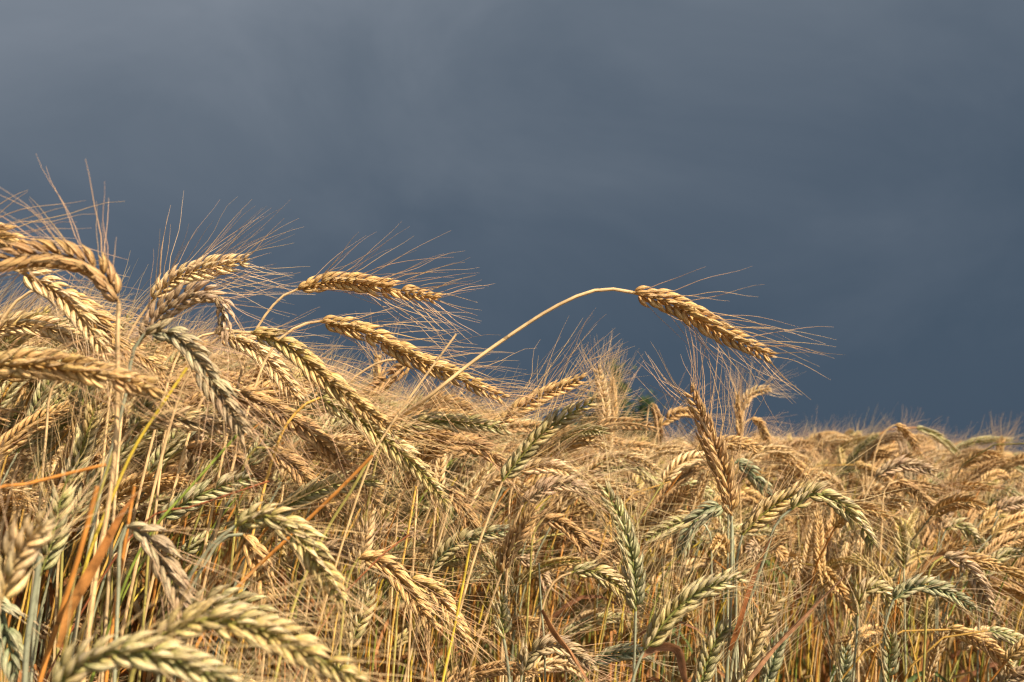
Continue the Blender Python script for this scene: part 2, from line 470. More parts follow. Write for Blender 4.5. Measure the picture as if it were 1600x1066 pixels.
# ------------------------------------------------------------------ hero plants, each read off the photograph
def down_to_ground(P, dirn):
    """continues a stem from its last seen point to the soil"""
    P = np.asarray(P, float); d = nrm(dirn)
    h = P[2]
    lean = d[:2] / max(0.35, -d[2]) if d[2] < 0 else d[:2] * 2
    ln = np.linalg.norm(lean)
    if ln > 1.0: lean = lean / ln
    a = P + np.array([lean[0] * h * 0.13, lean[1] * h * 0.13, -h * 0.28])
    g = np.array([P[0] + lean[0] * h * 0.26, P[1] + lean[1] * h * 0.26, 0.0])
    g[1] = max(g[1], 0.25)
    m = (a + g) / 2 + np.array([0, 0, 0.0]) 
    return [a, m, g]

def hero(label, ear, stem, d, pal='gold', stemc='gold', stem_bot=None, roll=0.3, dz=0.0, sc_=1.0, spread=0.5,
         ln=(0.050, 0.076), droop=(0, 0, 0), r=0.00135, leaves=(), group='rye plants standing in the foreground', extra=False, keep=1.0, mix=None, sdz=0.0, thick=1.0, name='rye_plant'):
    ne = len(ear)
    E = [at(x, y, d + dz * i / (ne - 1)) for i, (x, y) in enumerate(ear)]
    P, length = catmull(E, 40)
    S = [E[0]]
    for i, s in enumerate(stem):
        S.append(at(s[0], s[1], s[2] if len(s) > 2 else d + sdz * (i + 1) / len(stem)))
    S += down_to_ground(S[-1], S[-1] - S[-2])
    SP, sl = catmull(S, 120)
    base = SP[-1].copy(); base[2] = 0
    rt = root_at(name, base, label, 'rye plant', group)
    mb = MB()
    bot = STEMC[stem_bot] if stem_bot else np.array(STEMC[random.choice(['orange', 'gold', 'olive', 'orange', 'sage', 'rust'])]) * .7  # default foot colour dimmed, painting in the shade among the lower stems
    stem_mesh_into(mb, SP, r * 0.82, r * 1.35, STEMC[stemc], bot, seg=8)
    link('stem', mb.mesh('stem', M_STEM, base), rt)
    mb = MB(); tube(mb, P[:38], np.linspace(0.0012, 0.0005, 38), 6, PAL[pal][3])
    eo = link('ear', mb.mesh('ear', M_HUSK, base), rt)
    view = nrm(P[20] - np.array([0, 0, CAM_Z]))
    roots = []
    for k, (p, M3, s, t) in enumerate(ear_layout(P, length, view, roll, sc_)):
        lev = int(min(4, max(0, round(4 * (mix[1] * (1.25 - 1.15 * t) + random.gauss(0, .10)))))) if mix else 0
        if random.random() < .035 and t > .08: continue
        me, tips = spikelet_mesh(pal, mix[0] if mix else pal, lev)
        o = link('spikelet', me, eo)
        M = Matrix.Identity(4)
        rj = np.array(Euler((random.gauss(0, .05), random.gauss(0, .06), random.gauss(0, .12))).to_matrix())
        R3 = M3 @ rj * s * random.uniform(.90, 1.07)
        for a in range(3):
            for b in range(3): M[a][b] = R3[a][b]
        q = p - base
        M[0][3], M[1][3], M[2][3] = q
        o.matrix_local = M
        b = random.uniform(.84, 1.12) * (.72 if random.random() < .06 else 1)
        o.color = (b, b * random.uniform(.96, 1.03), b * random.uniform(.92, 1.06), 1)
        for (tp, td) in tips:
            roots.append((R3 @ tp + p, nrm(R3 @ td), M3[:, 2], t))
    mb = MB()
    build_awns(mb, roots, PAL[pal], spread * .68, ln, droop, thick=thick, keep=keep)
    tag(link('awns', mb.mesh('awns', M_AWN, base), eo), kind='stuff')
    for lf in leaves:
        blade(rt, base, *lf)
    return rt

def blade(rt, base, pts, d0, d1, W, col, roll=0.4, twist=0.7, lab=None, tipcol=None):
    n = len(pts)
    P, _ = catmull([at(x, y, d0 + (d1 - d0) * i / (n - 1)) for i, (x, y) in enumerate(pts)], 40)
    mb = MB(); leaf_into(mb, P, W, col, roll, twist, tipcol=tipcol)
    o = link('leaf', mb.mesh('leaf', M_LEAF, base), rt)
    if lab: o['label'] = lab
    return o

def stalk(label, pts, d, stemc, stem_bot=None, r=0.0017, leaves=(), dz=0.0, group='bare rye stalks in the foreground'):
    """a stalk whose ear is hidden or lost: stem and leaves"""
    n = len(pts)
    S = [at(x, y, d + dz * i / (n - 1)) for i, (x, y) in enumerate(pts)]
    S += down_to_ground(S[-1], S[-1] - S[-2])
    SP, _ = catmull(S, 120)
    base = SP[-1].copy(); base[2] = 0
    rt = root_at('rye_stalk', base, label, 'rye stalk', group)
    mb = MB(); stem_mesh_into(mb, SP, r * 0.8, r * 1.3, STEMC[stemc], STEMC[stem_bot or stemc], seg=8)
    link('stem', mb.mesh('stem', M_STEM, base), rt)
    for lf in leaves: blade(rt, base, *lf)
    return rt

exec_heroes = True
#HEROES
H = hero
H('golden ear on a long arching straw, standing alone against the storm cloud',
  [(988, 457), (1050, 474), (1125, 518), (1214, 562)],
  [(960, 452), (925, 455), (870, 478), (800, 522), (730, 572), (660, 628), (612, 662, .82), (580, 695, .92), (552, 730, 1.02)], .78, 'gold', 'straw', roll=.55, spread=.42, ln=(.06, .08), keep=.72, r=.0016, sc_=1.02)
H('big brown ear curving to the left edge over a thick upright stalk',
  [(186, 474), (158, 428), (108, 402), (45, 400), (-35, 420)],
  [(184, 520), (184, 600), (180, 700), (168, 800), (150, 900)], .60, 'brown', 'straw', 'orange', roll=.35, spread=.75, ln=(.05, .07), r=.0016, sc_=1.0, keep=.85)
H('pinkish ear leaning down to the right just under the big brown ear',
  [(30, 424), (80, 450), (130, 500), (170, 560)], [(0, 415), (-40, 430), (-80, 480)], .72, 'pale', 'straw', roll=.2, spread=.5)
H('light golden ear tip poking in at the left edge, highest on that edge',
  [(-60, 365), (-30, 362), (5, 372), (45, 396)], [(-90, 390), (-130, 450)], .66, 'gold', 'straw', roll=.9, spread=.6)
H('yellow ear sloping down right behind the thick upright stalk',
  [(95, 455), (130, 478), (170, 515), (200, 560)], [(70, 450), (40, 460), (10, 490)], .78, 'gold', 'straw', roll=.6, spread=.5)
H('pale golden ear rising to the right from a slanting straw beside the big brown ear',
  [(238, 470), (268, 438), (325, 418), (392, 407)], [(215, 500), (192, 545), (175, 600), (165, 680)], .84, 'pale', 'straw', 'gold', roll=.4, spread=.6, ln=(.055, .08))
H('brown ear bent over in a tight hook with its tip hanging straight down',
  [(222, 530), (250, 490), (300, 462), (338, 462), (352, 492), (347, 528)], [(205, 560), (195, 600), (188, 670)], .74, 'mauve', 'straw', roll=.8, spread=.8, sc_=1.0)
H('grey and cream ear falling steeply to the right in front of the hooked ear',
  [(226, 522), (262, 518), (308, 560), (345, 615), (388, 690)], [(208, 548), (200, 600), (178, 690), (150, 800)], .66, 'mauve', 'sage', 'orange', roll=.3, spread=.5, mix=('sage', .6))
H('golden ear held level against the sky with one spikelet apart at its foot',
  [(463, 453), (520, 440), (600, 449), (690, 468)], [(440, 464), (415, 492), (398, 520), (380, 570)], .88, 'gold', 'straw', roll=.5, spread=.7, ln=(.06, .085))
H('golden ear sloping down right, the next below the level ear',
  [(500, 502), (560, 516), (640, 556), (720, 592), (800, 628)], [(480, 505), (452, 518), (425, 545), (400, 600)], .84, 'gold', 'straw', roll=.45, spread=.6, ln=(.06, .08), mix=('olive', .15))
H('olive footed ear sloping down right out of the tangle of awns',
  [(392, 520), (440, 534), (500, 584), (560, 632), (625, 676)], [(370, 518), (335, 532), (300, 575), (270, 650)], .76, 'gold', 'straw', roll=.35, spread=.5, mix=('olive', .9))
H('green and gold ear sloping down right beneath the arching straw',
  [(500, 622), (550, 648), (612, 695), (665, 745), (705, 800)], [(480, 630), (450, 660), (425, 720)], .80, 'olive', 'gold', roll=.3, spread=.5, mix=('green', .7))
H('yellow ear lying level across the left edge in front of the upright stalk',
  [(-60, 590), (0, 572), (80, 570), (165, 588), (252, 610)], [(-100, 610), (-140, 680)], .58, 'gold', 'gold', roll=.5, spread=.4, ln=(.04, .06), mix=('olive', .4))
H('brown ear sloping down right inside the awns below the olive footed ear',
  [(375, 612), (430, 640), (490, 680), (545, 735)], [(350, 605), (320, 620), (295, 680)], .82, 'brown', 'straw', roll=.35, spread=.4)
H('pinkish brown ear lying level behind the crossing yellow and orange stalks',
  [(215, 662), (270, 655), (330, 662), (395, 668)], [(190, 690), (175, 750)], .80, 'mauve', 'straw', roll=.45, spread=.4, mix=('olive', .4))
H('dull brown ear drooping behind the green stalk',
  [(290, 700), (340, 705), (390, 735), (440, 775)], [(265, 715), (245, 770)], .92, 'brown', 'olive', roll=.5, spread=.4)
H('grey green ear pointing up right beside the green stalk',
  [(250, 812), (290, 785), (340, 762), (398, 744)], [(235, 850), (228, 920)], .80, 'green', 'olive', roll=.2, spread=.5, mix=('sage', .6))
H('large green and gold ear arching down right from a pair of bent straws',
  [(368, 822), (412, 806), (465, 838), (505, 890), (538, 948)], [(335, 848), (300, 895), (272, 955), (255, 1020)], .62, 'olive', 'sage', roll=.6, spread=.45, ln=(.05, .07), mix=('green', .7), sc_=1.0)
H('second bent straw of the pair, its ear hanging behind the large green ear',
  [(380, 835), (400, 870), (408, 900), (420, 945)], [(350, 840), (318, 885), (292, 935), (280, 1000)], .72, 'gold', 'sage', roll=.4, spread=.4)
H('purplish brown ear falling steeply beside the broad orange leaf',
  [(198, 822), (232, 838), (262, 890), (282, 930), (306, 985)], [(188, 850), (185, 920)], .60, 'mauve', 'sage', roll=.35, spread=.45, mix=('sage', .35))
H('large soft green ear along the bottom edge, lowest and closest at the left corner',
  [(85, 1075), (130, 1032), (215, 1018), (300, 1042), (390, 1085)], [(70, 1110), (60, 1180)], .47, 'green', 'green', roll=.5, spread=.4, mix=('olive', .3), sc_=1.02)
H('large green gold ear sweeping down right to the bottom edge',
  [(240, 1000), (310, 968), (400, 982), (500, 1030), (600, 1085)], [(215, 1030), (200, 1090)], .50, 'olive', 'olive', roll=.45, spread=.55, ln=(.055, .08), mix=('green', .4))
H('green ear showing its back just above the sweeping green gold ear',
  [(285, 962), (330, 942), (390, 950), (440, 985)], [(265, 985), (258, 1040)], .60, 'green', 'olive', roll=.8, spread=.4)
H('blurred cream ear standing at the left edge, closest to the camera there',
  [(-8, 970), (10, 910), (30, 860), (72, 812)], [(-20, 1020), (-25, 1100)], .50, 'pale', 'sage', roll=.6, spread=.45, mix=('green', .3))
H('grey green ear upright among the orange stalks at left',
  [(62, 900), (82, 840), (95, 780), (110, 735)], [(55, 960), (50, 1040)], .68, 'green', 'sage', roll=.3, spread=.4, mix=('sage', .3))
H('tall grey gold ear standing behind the orange stalks below the level yellow ear',
  [(108, 760), (125, 710), (140, 665), (152, 625)], [(100, 820), (95, 920)], .80, 'olive', 'olive', roll=.3, spread=.4, mix=('sage', .5))
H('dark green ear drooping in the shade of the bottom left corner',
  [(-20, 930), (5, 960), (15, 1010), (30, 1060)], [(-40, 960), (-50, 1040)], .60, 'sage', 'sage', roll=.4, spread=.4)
H('light green ear lying level right of where the arching straw comes down',
  [(612, 678), (660, 660), (720, 660), (800, 672)], [(595, 700), (580, 760)], .86, 'green', 'olive', roll=.4, spread=.45, mix=('olive', .4))
H('green footed ear rising right on a bent straw in the middle of the picture',
  [(785, 752), (815, 712), (862, 665), (935, 622)], [(770, 790), (745, 860), (722, 940), (700, 1030), (690, 1075)], .84, 'olive', 'straw', 'yellow', roll=.25, spread=.45, ln=(.055, .08), mix=('sage', .5))
H('golden ear rising right whose awns cut the sky left of the upright pair',
  [(770, 668), (810, 640), (860, 612), (916, 590)], [(740, 700), (715, 750)], .96, 'gold', 'straw', roll=.3, spread=.35, ln=(.06, .09))
H('straight pale ear standing upright, taller of the pair in front of the bush',
  [(950, 712), (946, 660), (940, 610), (933, 570)], [(952, 780), (955, 860)], 1.25, 'pale', 'gold', roll=.5, spread=.7, sc_=.95)
H('slim ear standing upright, shorter of the pair in front of the bush',
  [(950, 700), (956, 660), (958, 620), (957, 590)], [(946, 780), (948, 860)], 1.30, 'gold', 'gold', roll=1.2, spread=1.0, sc_=.85)
H('dark golden ear standing upright on a grey green stalk with dark awns above it',
  [(1143, 806), (1132, 745), (1108, 680), (1074, 602)], [(1143, 860), (1142, 940), (1138, 1020), (1134, 1075)], .82, 'brown', 'sage', 'olive', roll=.35, spread=.5, ln=(.055, .08), mix=('gold', .5),
  leaves=[([(1137, 1022), (1150, 980), (1175, 900), (1215, 818)], .82, .80, .008, (.40, .15, .045), .9, .5, 'rust coloured leaf folded along its length', (.30, .13, .06))])
H('thin orange ear standing straight up behind the dark golden ear',
  [(1155, 708), (1156, 675), (1154, 645), (1152, 612)], [(1156, 760), (1158, 850)], 1.35, 'gold', 'straw', roll=1.4, spread=.3, sc_=.8)
H('small cream ear bending right against the sky under the lone ear',
  [(1162, 642), (1168, 622), (1182, 612), (1204, 607)], [(1158, 680), (1156, 760)], 1.55, 'pale', 'straw', roll=.8, spread=.5, sc_=.9)
H('thin ear folded straight down from the kinked top of its straw',
  [(1020, 630), (1026, 648), (1030, 670), (1031, 692)], [(1017, 627), (1013, 640), (1008, 700), (1002, 790)], 1.45, 'brown', 'straw', roll=1.3, spread=.25, sc_=.8)
H('ear arching right out of the crop beside the kinked straw',
  [(1030, 668), (1050, 650), (1075, 644), (1105, 655)], [(1020, 700), (1018, 780)], 1.4, 'gold', 'straw', roll=.4, spread=.5)
H('ear drooping right just behind the foot of the dark awned ear',
  [(1172, 655), (1185, 660), (1195, 678), (1202, 700)], [(1160, 665), (1152, 720)], 1.55, 'gold', 'straw', roll=.4, spread=.4, sc_=.9)
H('cream green ear rising right from the middle of the grey green stalk',
  [(1160, 836), (1190, 805), (1225, 780), (1268, 758)], [(1152, 870), (1150, 950)], .90, 'olive', 'sage', roll=.3, spread=.5, mix=('pale', .3))
H('bright green and cream ear arching down right, the brightest on the right side',
  [(1236, 796), (1270, 772), (1310, 785), (1345, 820), (1368, 858)], [(1215, 815), (1192, 880), (1168, 950), (1148, 1015), (1140, 1075)], .86, 'green', 'sage', roll=.4, spread=.4, mix=('olive', .4))
H('dark green ear curving down left beside the grey green stalk',
  [(1132, 790), (1105, 798), (1080, 822), (1062, 868)], [(1142, 810), (1146, 880)], .96, 'sage', 'sage', roll=.4, spread=.35)
H('light green ear pointing left toward the tall green brown ear',
  [(1092, 812), (1070, 816), (1040, 828), (1008, 845)], [(1108, 830), (1112, 900)], 1.1, 'green', 'sage', roll=.2, spread=.4)
H('dark sage ear sloping down right behind the dark golden ear',
  [(1148, 722), (1165, 730), (1185, 750), (1202, 775)], [(1140, 735), (1138, 800)], 1.15, 'sage', 'sage', roll=.4, spread=.4)
H('tall green brown ear standing upright in a sheaf of awns, left of the kinked leaf',
  [(993, 955), (990, 890), (972, 820), (940, 752)], [(992, 1000), (990, 1075)], .80, 'green', 'sage', roll=.3, spread=.35, ln=(.055, .08), mix=('sage', .6))
H('large green cream ear rising right above the bottom edge',
  [(1006, 1016), (1045, 965), (1095, 922), (1172, 898)], [(992, 1050), (982, 1100)], .74, 'green', 'sage', roll=.35, spread=.45, ln=(.06, .08), mix=('olive', .3),
  leaves=[([(1000, 1025), (1030, 1008), (1058, 1012), (1070, 1050), (1076, 1100)], .74, .74, .0085, (.42, .21, .10), .5, .9, 'rusty leaf kinked sharply downward')])
H('pale green ear standing upright at the bottom edge below the large green cream ear',
  [(1090, 1085), (1105, 1035), (1120, 1000), (1140, 975)], [(1085, 1120), (1080, 1180)], .82, 'green', 'sage', roll=.3, spread=.4, mix=('sage', .3))
H('cream ear with spread awns leaning right beside the rust coloured leaf',
  [(1155, 1080), (1170, 1030), (1190, 975), (1220, 932)], [(1150, 1120), (1148, 1180)], .86, 'pale', 'sage', roll=.3, spread=.5, mix=('green', .6))
H('blue green ear standing upright low between cream ear and long rust blade',
  [(1192, 1078), (1205, 1040), (1220, 1005), (1232, 985)], [(1188, 1120), (1186, 1180)], 1.0, 'sage', 'sage', roll=.4, spread=.3)
H('yellow green ear drooping right from a bent straw at the centre',
  [(893, 895), (925, 892), (958, 908), (988, 938)], [(870, 905), (852, 935), (840, 1000)], .98, 'olive', 'straw', roll=.4, spread=.3, mix=('green', .8))
H('dark brown ear bowed like a bridge right of the centre',
  [(818, 785), (850, 764), (892, 758), (930, 776)], [(800, 830), (792, 900)], .98, 'mauve', 'straw', roll=.4, spread=.35)
H('brown ear falling right below the bowed dark ear',
  [(848, 812), (872, 815), (898, 835), (920, 870)], [(835, 830), (828, 900)], 1.05, 'brown', 'olive', roll=.3, spread=.4)
H('brown ear falling right low in the shade of the centre',
  [(806, 872), (828, 878), (845, 895), (858, 922)], [(795, 890), (790, 950)], 1.15, 'mauve', 'olive', roll=.3, spread=.4)
H('bristly pale brown ear standing up on a long bent straw near the centre',
  [(783, 896), (795, 862), (812, 830), (838, 792)], [(768, 940), (748, 1000), (726, 1075)], .90, 'brown', 'straw', 'orange', roll=.9, spread=.7)
H('fuzzy cream ear standing short beside the yellow centre straw',
  [(720, 806), (732, 780), (745, 755), (762, 732)], [(712, 850), (705, 920)], 1.05, 'pale', 'olive', roll=1.3, spread=.4, sc_=.9)
H('grey green ear rising right behind the yellow centre straw',
  [(665, 900), (700, 858), (745, 838), (800, 828)], [(650, 940), (645, 1000)], .96, 'sage', 'yellow', roll=.3, spread=.35, mix=('olive', .5))
H('pale thin ear standing upright below the end of the drooping olive ear',
  [(552, 900), (562, 865), (570, 830), (578, 792)], [(545, 950), (540, 1030)], .86, 'pale', 'yellow', roll=.9, spread=.3, sc_=.95)
H('golden ear sloping down right above the fuzzy green ear',
  [(560, 872), (600, 880), (640, 925), (680, 985)], [(545, 900), (535, 970)], .78, 'gold', 'olive', roll=.3, spread=.4)
H('slim golden ear sloping down right, right of and beside the previous slope of ears',
  [(640, 905), (675, 920), (705, 960), (732, 1015)], [(625, 930), (618, 1000)], .84, 'gold', 'olive', roll=.35, spread=.4, mix=('olive', .4))
H('fuzzy pale green ear standing low with wide spread awns',
  [(545, 1020), (555, 985), (568, 950), (578, 912)], [(540, 1060), (538, 1120)], .84, 'green', 'sage', roll=.7, spread=.7, mix=('pale', .3))
H('short pale green ear on a thick sage stalk, awns fanned upward',
  [(787, 998), (785, 978), (782, 955), (785, 930)], [(792, 1030), (797, 1080)], .86, 'green', 'sage', roll=.4, spread=.7, sc_=.9, r=.0018, ln=(.035, .055))
H('grey pink ear arching right along the bottom edge',
  [(815, 1055), (830, 1020), (865, 1008), (905, 1025), (930, 1050)], [(812, 1090), (810, 1140)], .88, 'mauve', 'sage', roll=.4, spread=.4, mix=('green', .4))
H('dark green ear lying level left of the kinked rusty leaf',
  [(925, 1040), (950, 1025), (985, 1020), (1020, 1022)], [(910, 1070), (905, 1130)], 1.0, 'sage', 'olive', roll=.3, spread=.3)
H('cream green ear hooked tightly over on a pale upright stalk at right',
  [(1340, 962), (1345, 930), (1365, 918), (1384, 930), (1390, 952)], [(1338, 1000), (1332, 1080)], 1.05, 'green', 'sage', roll=.5, spread=.3, mix=('pale', .4))
H('dark green ear bowed right like an arch beside the hooked cream green ear',
  [(1396, 937), (1430, 916), (1485, 926), (1528, 956)], [(1385, 970), (1378, 1040)], 1.0, 'sage', 'sage', roll=.4, spread=.35, mix=('green', .3))
H('mauve brown ear falling right above the bowed dark green ear',
  [(1474, 870), (1502, 878), (1528, 910), (1550, 955)], [(1455, 885), (1448, 950)], 1.0, 'mauve', 'olive', roll=.3, spread=.4)
H('cream ear curving up to the right edge',
  [(1538, 905), (1548, 882), (1568, 868), (1596, 862)], [(1532, 940), (1528, 1010)], 1.2, 'green', 'sage', roll=.4, spread=.3)
H('upright ear half sage and half cream behind the tip of the bright arching ear',
  [(1412, 888), (1410, 865), (1408, 842), (1404, 815)], [(1413, 930), (1414, 1000)], 1.1, 'olive', 'sage', roll=.2, spread=.3, mix=('sage', .4))
H('blue and cream ear standing upright at the bottom edge on the right',
  [(1388, 1085), (1388, 1050), (1390, 1020), (1392, 985)], [(1388, 1120), (1388, 1180)], 1.0, 'green', 'sage', roll=.2, spread=.3, mix=('sage', .8))
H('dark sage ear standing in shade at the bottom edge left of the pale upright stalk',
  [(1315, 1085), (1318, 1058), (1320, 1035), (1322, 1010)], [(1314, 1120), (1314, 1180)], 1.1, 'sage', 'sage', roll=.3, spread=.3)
H('light green ear falling right from behind the dark upright ear',
  [(1478, 828), (1496, 820), (1515, 832), (1532, 856)], [(1470, 850), (1466, 910)], 1.3, 'green', 'sage', roll=.4, spread=.3)
H('dark brown ear pointing up right above the light green falling ear',
  [(1468, 830), (1476, 810), (1486, 790), (1500, 770)], [(1464, 870), (1462, 930)], 1.3, 'mauve', 'sage', roll=.4, spread=.4)
H('yellow green ear drooping at the right edge under a level pink ear',
  [(1560, 808), (1575, 815), (1583, 838), (1586, 862)], [(1550, 830), (1546, 890)], 1.3, 'olive', 'sage', roll=.3, spread=.3)
H('dark brown ear lying level at the right edge',
  [(1558, 798), (1572, 790), (1592, 786), (1625, 790)], [(1550, 830), (1546, 890)], 1.35, 'mauve', 'sage', roll=.4, spread=.4)
H('pale golden ear standing upright on the skyline near the right edge',
  [(1557, 728), (1560, 712), (1563, 697), (1567, 682)], [(1555, 790), (1554, 850)], 1.9, 'gold', 'straw', roll=.5, spread=.5, sc_=.9)
H('slender ear hanging right from the tallest curved straw on the right skyline',
  [(1398, 664), (1410, 670), (1425, 688), (1440, 712)], [(1385, 672), (1370, 700), (1360, 760)], 1.6, 'gold', 'straw', roll=.6, spread=.3, sc_=.9)
H('long pinkish ear lying level beneath the slender skyline ear',
  [(1368, 745), (1400, 728), (1430, 728), (1462, 738)], [(1350, 780), (1345, 850)], 1.25, 'mauve', 'straw', roll=.4, spread=.4)
H('gold ear sloping down right above the mauve and dark brown ears',
  [(1402, 752), (1425, 765), (1448, 785), (1468, 815)], [(1385, 760), (1378, 820)], 1.25, 'brown', 'straw', roll=.3, spread=.3)
H('round shouldered cream ear nodding on its straw below the long pinkish ear',
  [(1354, 792), (1362, 770), (1378, 768), (1390, 785)], [(1350, 820), (1348, 880)], 1.4, 'pale', 'straw', roll=.5, spread=.4)

H('pale ear sloping down right, half hidden behind the olive footed ear',
  [(338, 520), (391, 540), (430, 575), (470, 632)], [(315, 525), (285, 545), (262, 600)], .86, 'pale', 'straw', roll=.3, spread=.45)
H('golden ear arching in the haze of awns between olive footed ear and grey ear',
  [(285, 640), (340, 618), (400, 635), (450, 680)], [(262, 665), (250, 740)], .88, 'gold', 'straw', roll=.45, spread=.4)
H('brown ear hanging back down left from a short arched straw',
  [(640, 568), (618, 584), (596, 600), (572, 618)], [(628, 562), (600, 564), (572, 577), (545, 600), (530, 650)], 1.0, 'brown', 'straw', roll=.5, spread=.5)
H('small upright ear in the gap of sky under the long sloping golden ear',
  [(590, 608), (592, 590), (592, 572), (590, 555)], [(588, 650), (586, 700)], 1.25, 'gold', 'straw', roll=.7, spread=.5, sc_=.85)
H('fuzzy brown ear lying level behind the foot of the arching straw',
  [(648, 642), (675, 630), (705, 629), (738, 642)], [(635, 665), (628, 720)], 1.02, 'brown', 'straw', roll=.7, spread=.5)
H('ear lying level in awn haze at the left edge under the sky',
  [(-40, 530), (20, 508), (85, 515), (150, 548)], [(-60, 560), (-70, 630)], .80, 'pale', 'straw', roll=.4, spread=.5)
H('golden ear sloping right behind the thick upright stalk and its awns',
  [(105, 575), (150, 548), (205, 550), (262, 585)], [(80, 610), (72, 680)], .86, 'gold', 'straw', roll=.4, spread=.5)
H('herringbone cream and brown ear lying level over the bowed dark ear',
  [(808, 740), (838, 730), (872, 732), (908, 748)], [(798, 770), (794, 830)], 1.0, 'pale', 'straw', roll=.15, spread=.4, mix=('mauve', .4))
H('brown ear sloping down right beneath the level light green ear',
  [(668, 712), (710, 694), (752, 700), (792, 728)], [(655, 740), (650, 800)], .94, 'brown', 'straw', roll=.4, spread=.4)
H('golden ear drooping right under the green and gold ear',
  [(470, 700), (515, 712), (560, 750), (598, 800)], [(452, 715), (440, 780)], .90, 'gold', 'straw', roll=.4, spread=.4)
H('brown ear falling down right in the shade over the large arching green ear',
  [(420, 700), (460, 728), (490, 768), (512, 815)], [(400, 700), (380, 730), (370, 800)], .86, 'brown', 'olive', roll=.4, spread=.4)
H('short brown ear drooping left of the hairy bent ear',
  [(700, 760), (722, 790), (738, 825), (748, 860)], [(688, 765), (680, 800), (676, 860)], 1.0, 'brown', 'straw', roll=.4, spread=.4)
S_ = stalk
S_('broad orange stalk leaning right past the wide orange leaf', [(152, 760), (120, 880), (88, 980), (60, 1075)], .58, 'orange', 'orange', r=.0019, dz=0.0,
   leaves=[([(92, 1012), (112, 950), (155, 870), (195, 795), (222, 762)], .56, .57, .0058, (.60, .27, .07), .3, .4, 'wide orange leaf blade hanging across the stalks', (.48, .19, .05))])
S_('yellow green stalk slanting up right behind the level yellow ear', [(292, 575), (255, 630), (210, 700), (170, 790), (135, 880)], .64, 'yellow', 'olive', r=.0013)
S_('bright green stalk slanting up right in front of the brown ears', [(372, 678), (330, 725), (285, 775), (245, 820), (200, 900)], .66, 'green', 'green', r=.0011)
S_('rusty blade-like stalk crossing from the left edge', [(165, 726), (100, 742), (40, 757), (-30, 775)], .56, 'orange', 'rust', r=.0012)
S_('orange stalk slanting up right in front of the bent straws', [(582, 712), (530, 765), (460, 832), (380, 908), (320, 985)], .70, 'orange', 'orange', r=.0016)
S_('yellow stalk slanting up right crossing the awns below the olive footed ear', [(582, 708), (550, 765), (515, 820), (488, 875), (455, 960)], .72, 'olive', 'olive', r=.0014)
S_('dry pointed blade rising right beside the arching straw', [(713, 522), (685, 560), (650, 608), (612, 662), (575, 730)], .74, 'straw', 'gold', r=.0010)
S_('upright orange stalk in the shade at lower left', [(210, 760), (195, 850), (180, 950), (165, 1070)], .62, 'orange', 'orange', r=.0014)
S_('olive stalk standing beside the broad orange stalk', [(178, 700), (150, 790), (120, 880), (110, 960)], .66, 'olive', 'yellow', r=.0013)
S_('thin rust stalk crossing under the grey green ear', [(420, 752), (360, 772), (300, 792), (230, 812)], .68, 'rust', 'rust', r=.0008)
S_('slender brown stalk sloping up right over the pale thin ear', [(640, 835), (600, 865), (560, 905), (520, 950)], .72, 'rust', 'olive', r=.0008)
S_('sage stalk standing upright at the lower left under the cream ear', [(62, 870), (52, 940), (42, 1010), (38, 1080)], .56, 'sage', 'sage', r=.0020)
S_('yellow stalk standing in the centre behind the bristly ear', [(735, 850), (722, 920), (708, 990), (690, 1075)], .82, 'yellow', 'yellow', r=.0013)
S_('golden stalk standing upright below the olive drooping ear', [(650, 760), (636, 840), (622, 920), (610, 1010)], .84, 'gold', 'gold', r=.0012)
S_('dry stalk whose brown curled leaf sweeps down right at the bottom centre', [(842, 880), (845, 940), (850, 1000), (852, 1080)], .90, 'sage', 'olive', r=.0011,
   leaves=[([(848, 952), (868, 985), (895, 1020), (918, 1060), (935, 1100)], .80, .76, .0095, (.42, .20, .08), .6, .9, 'brown leaf curling down to the right')])
S_('stalk carrying a long rust blade that slants up right', [(1150, 1085), (1140, 1110), (1135, 1160)], .80, 'rust', 'olive', r=.0014,
   leaves=[([(1150, 1085), (1200, 1020), (1262, 955), (1336, 884)], .80, .84, .0085, (.45, .23, .11), 1.0, .4, 'long rust blade slanting to the right')])
S_('orange stalk slanting right with a thin blade above the mauve ear', [(1415, 850), (1405, 900), (1398, 960), (1395, 1060)], 1.1, 'orange', 'orange', r=.0011,
   leaves=[([(1440, 895), (1455, 872), (1490, 862), (1525, 868)], 1.1, 1.1, .007, (.50, .25, .09), .5, .6, 'pale orange blade bent level')])
#END_HEROES

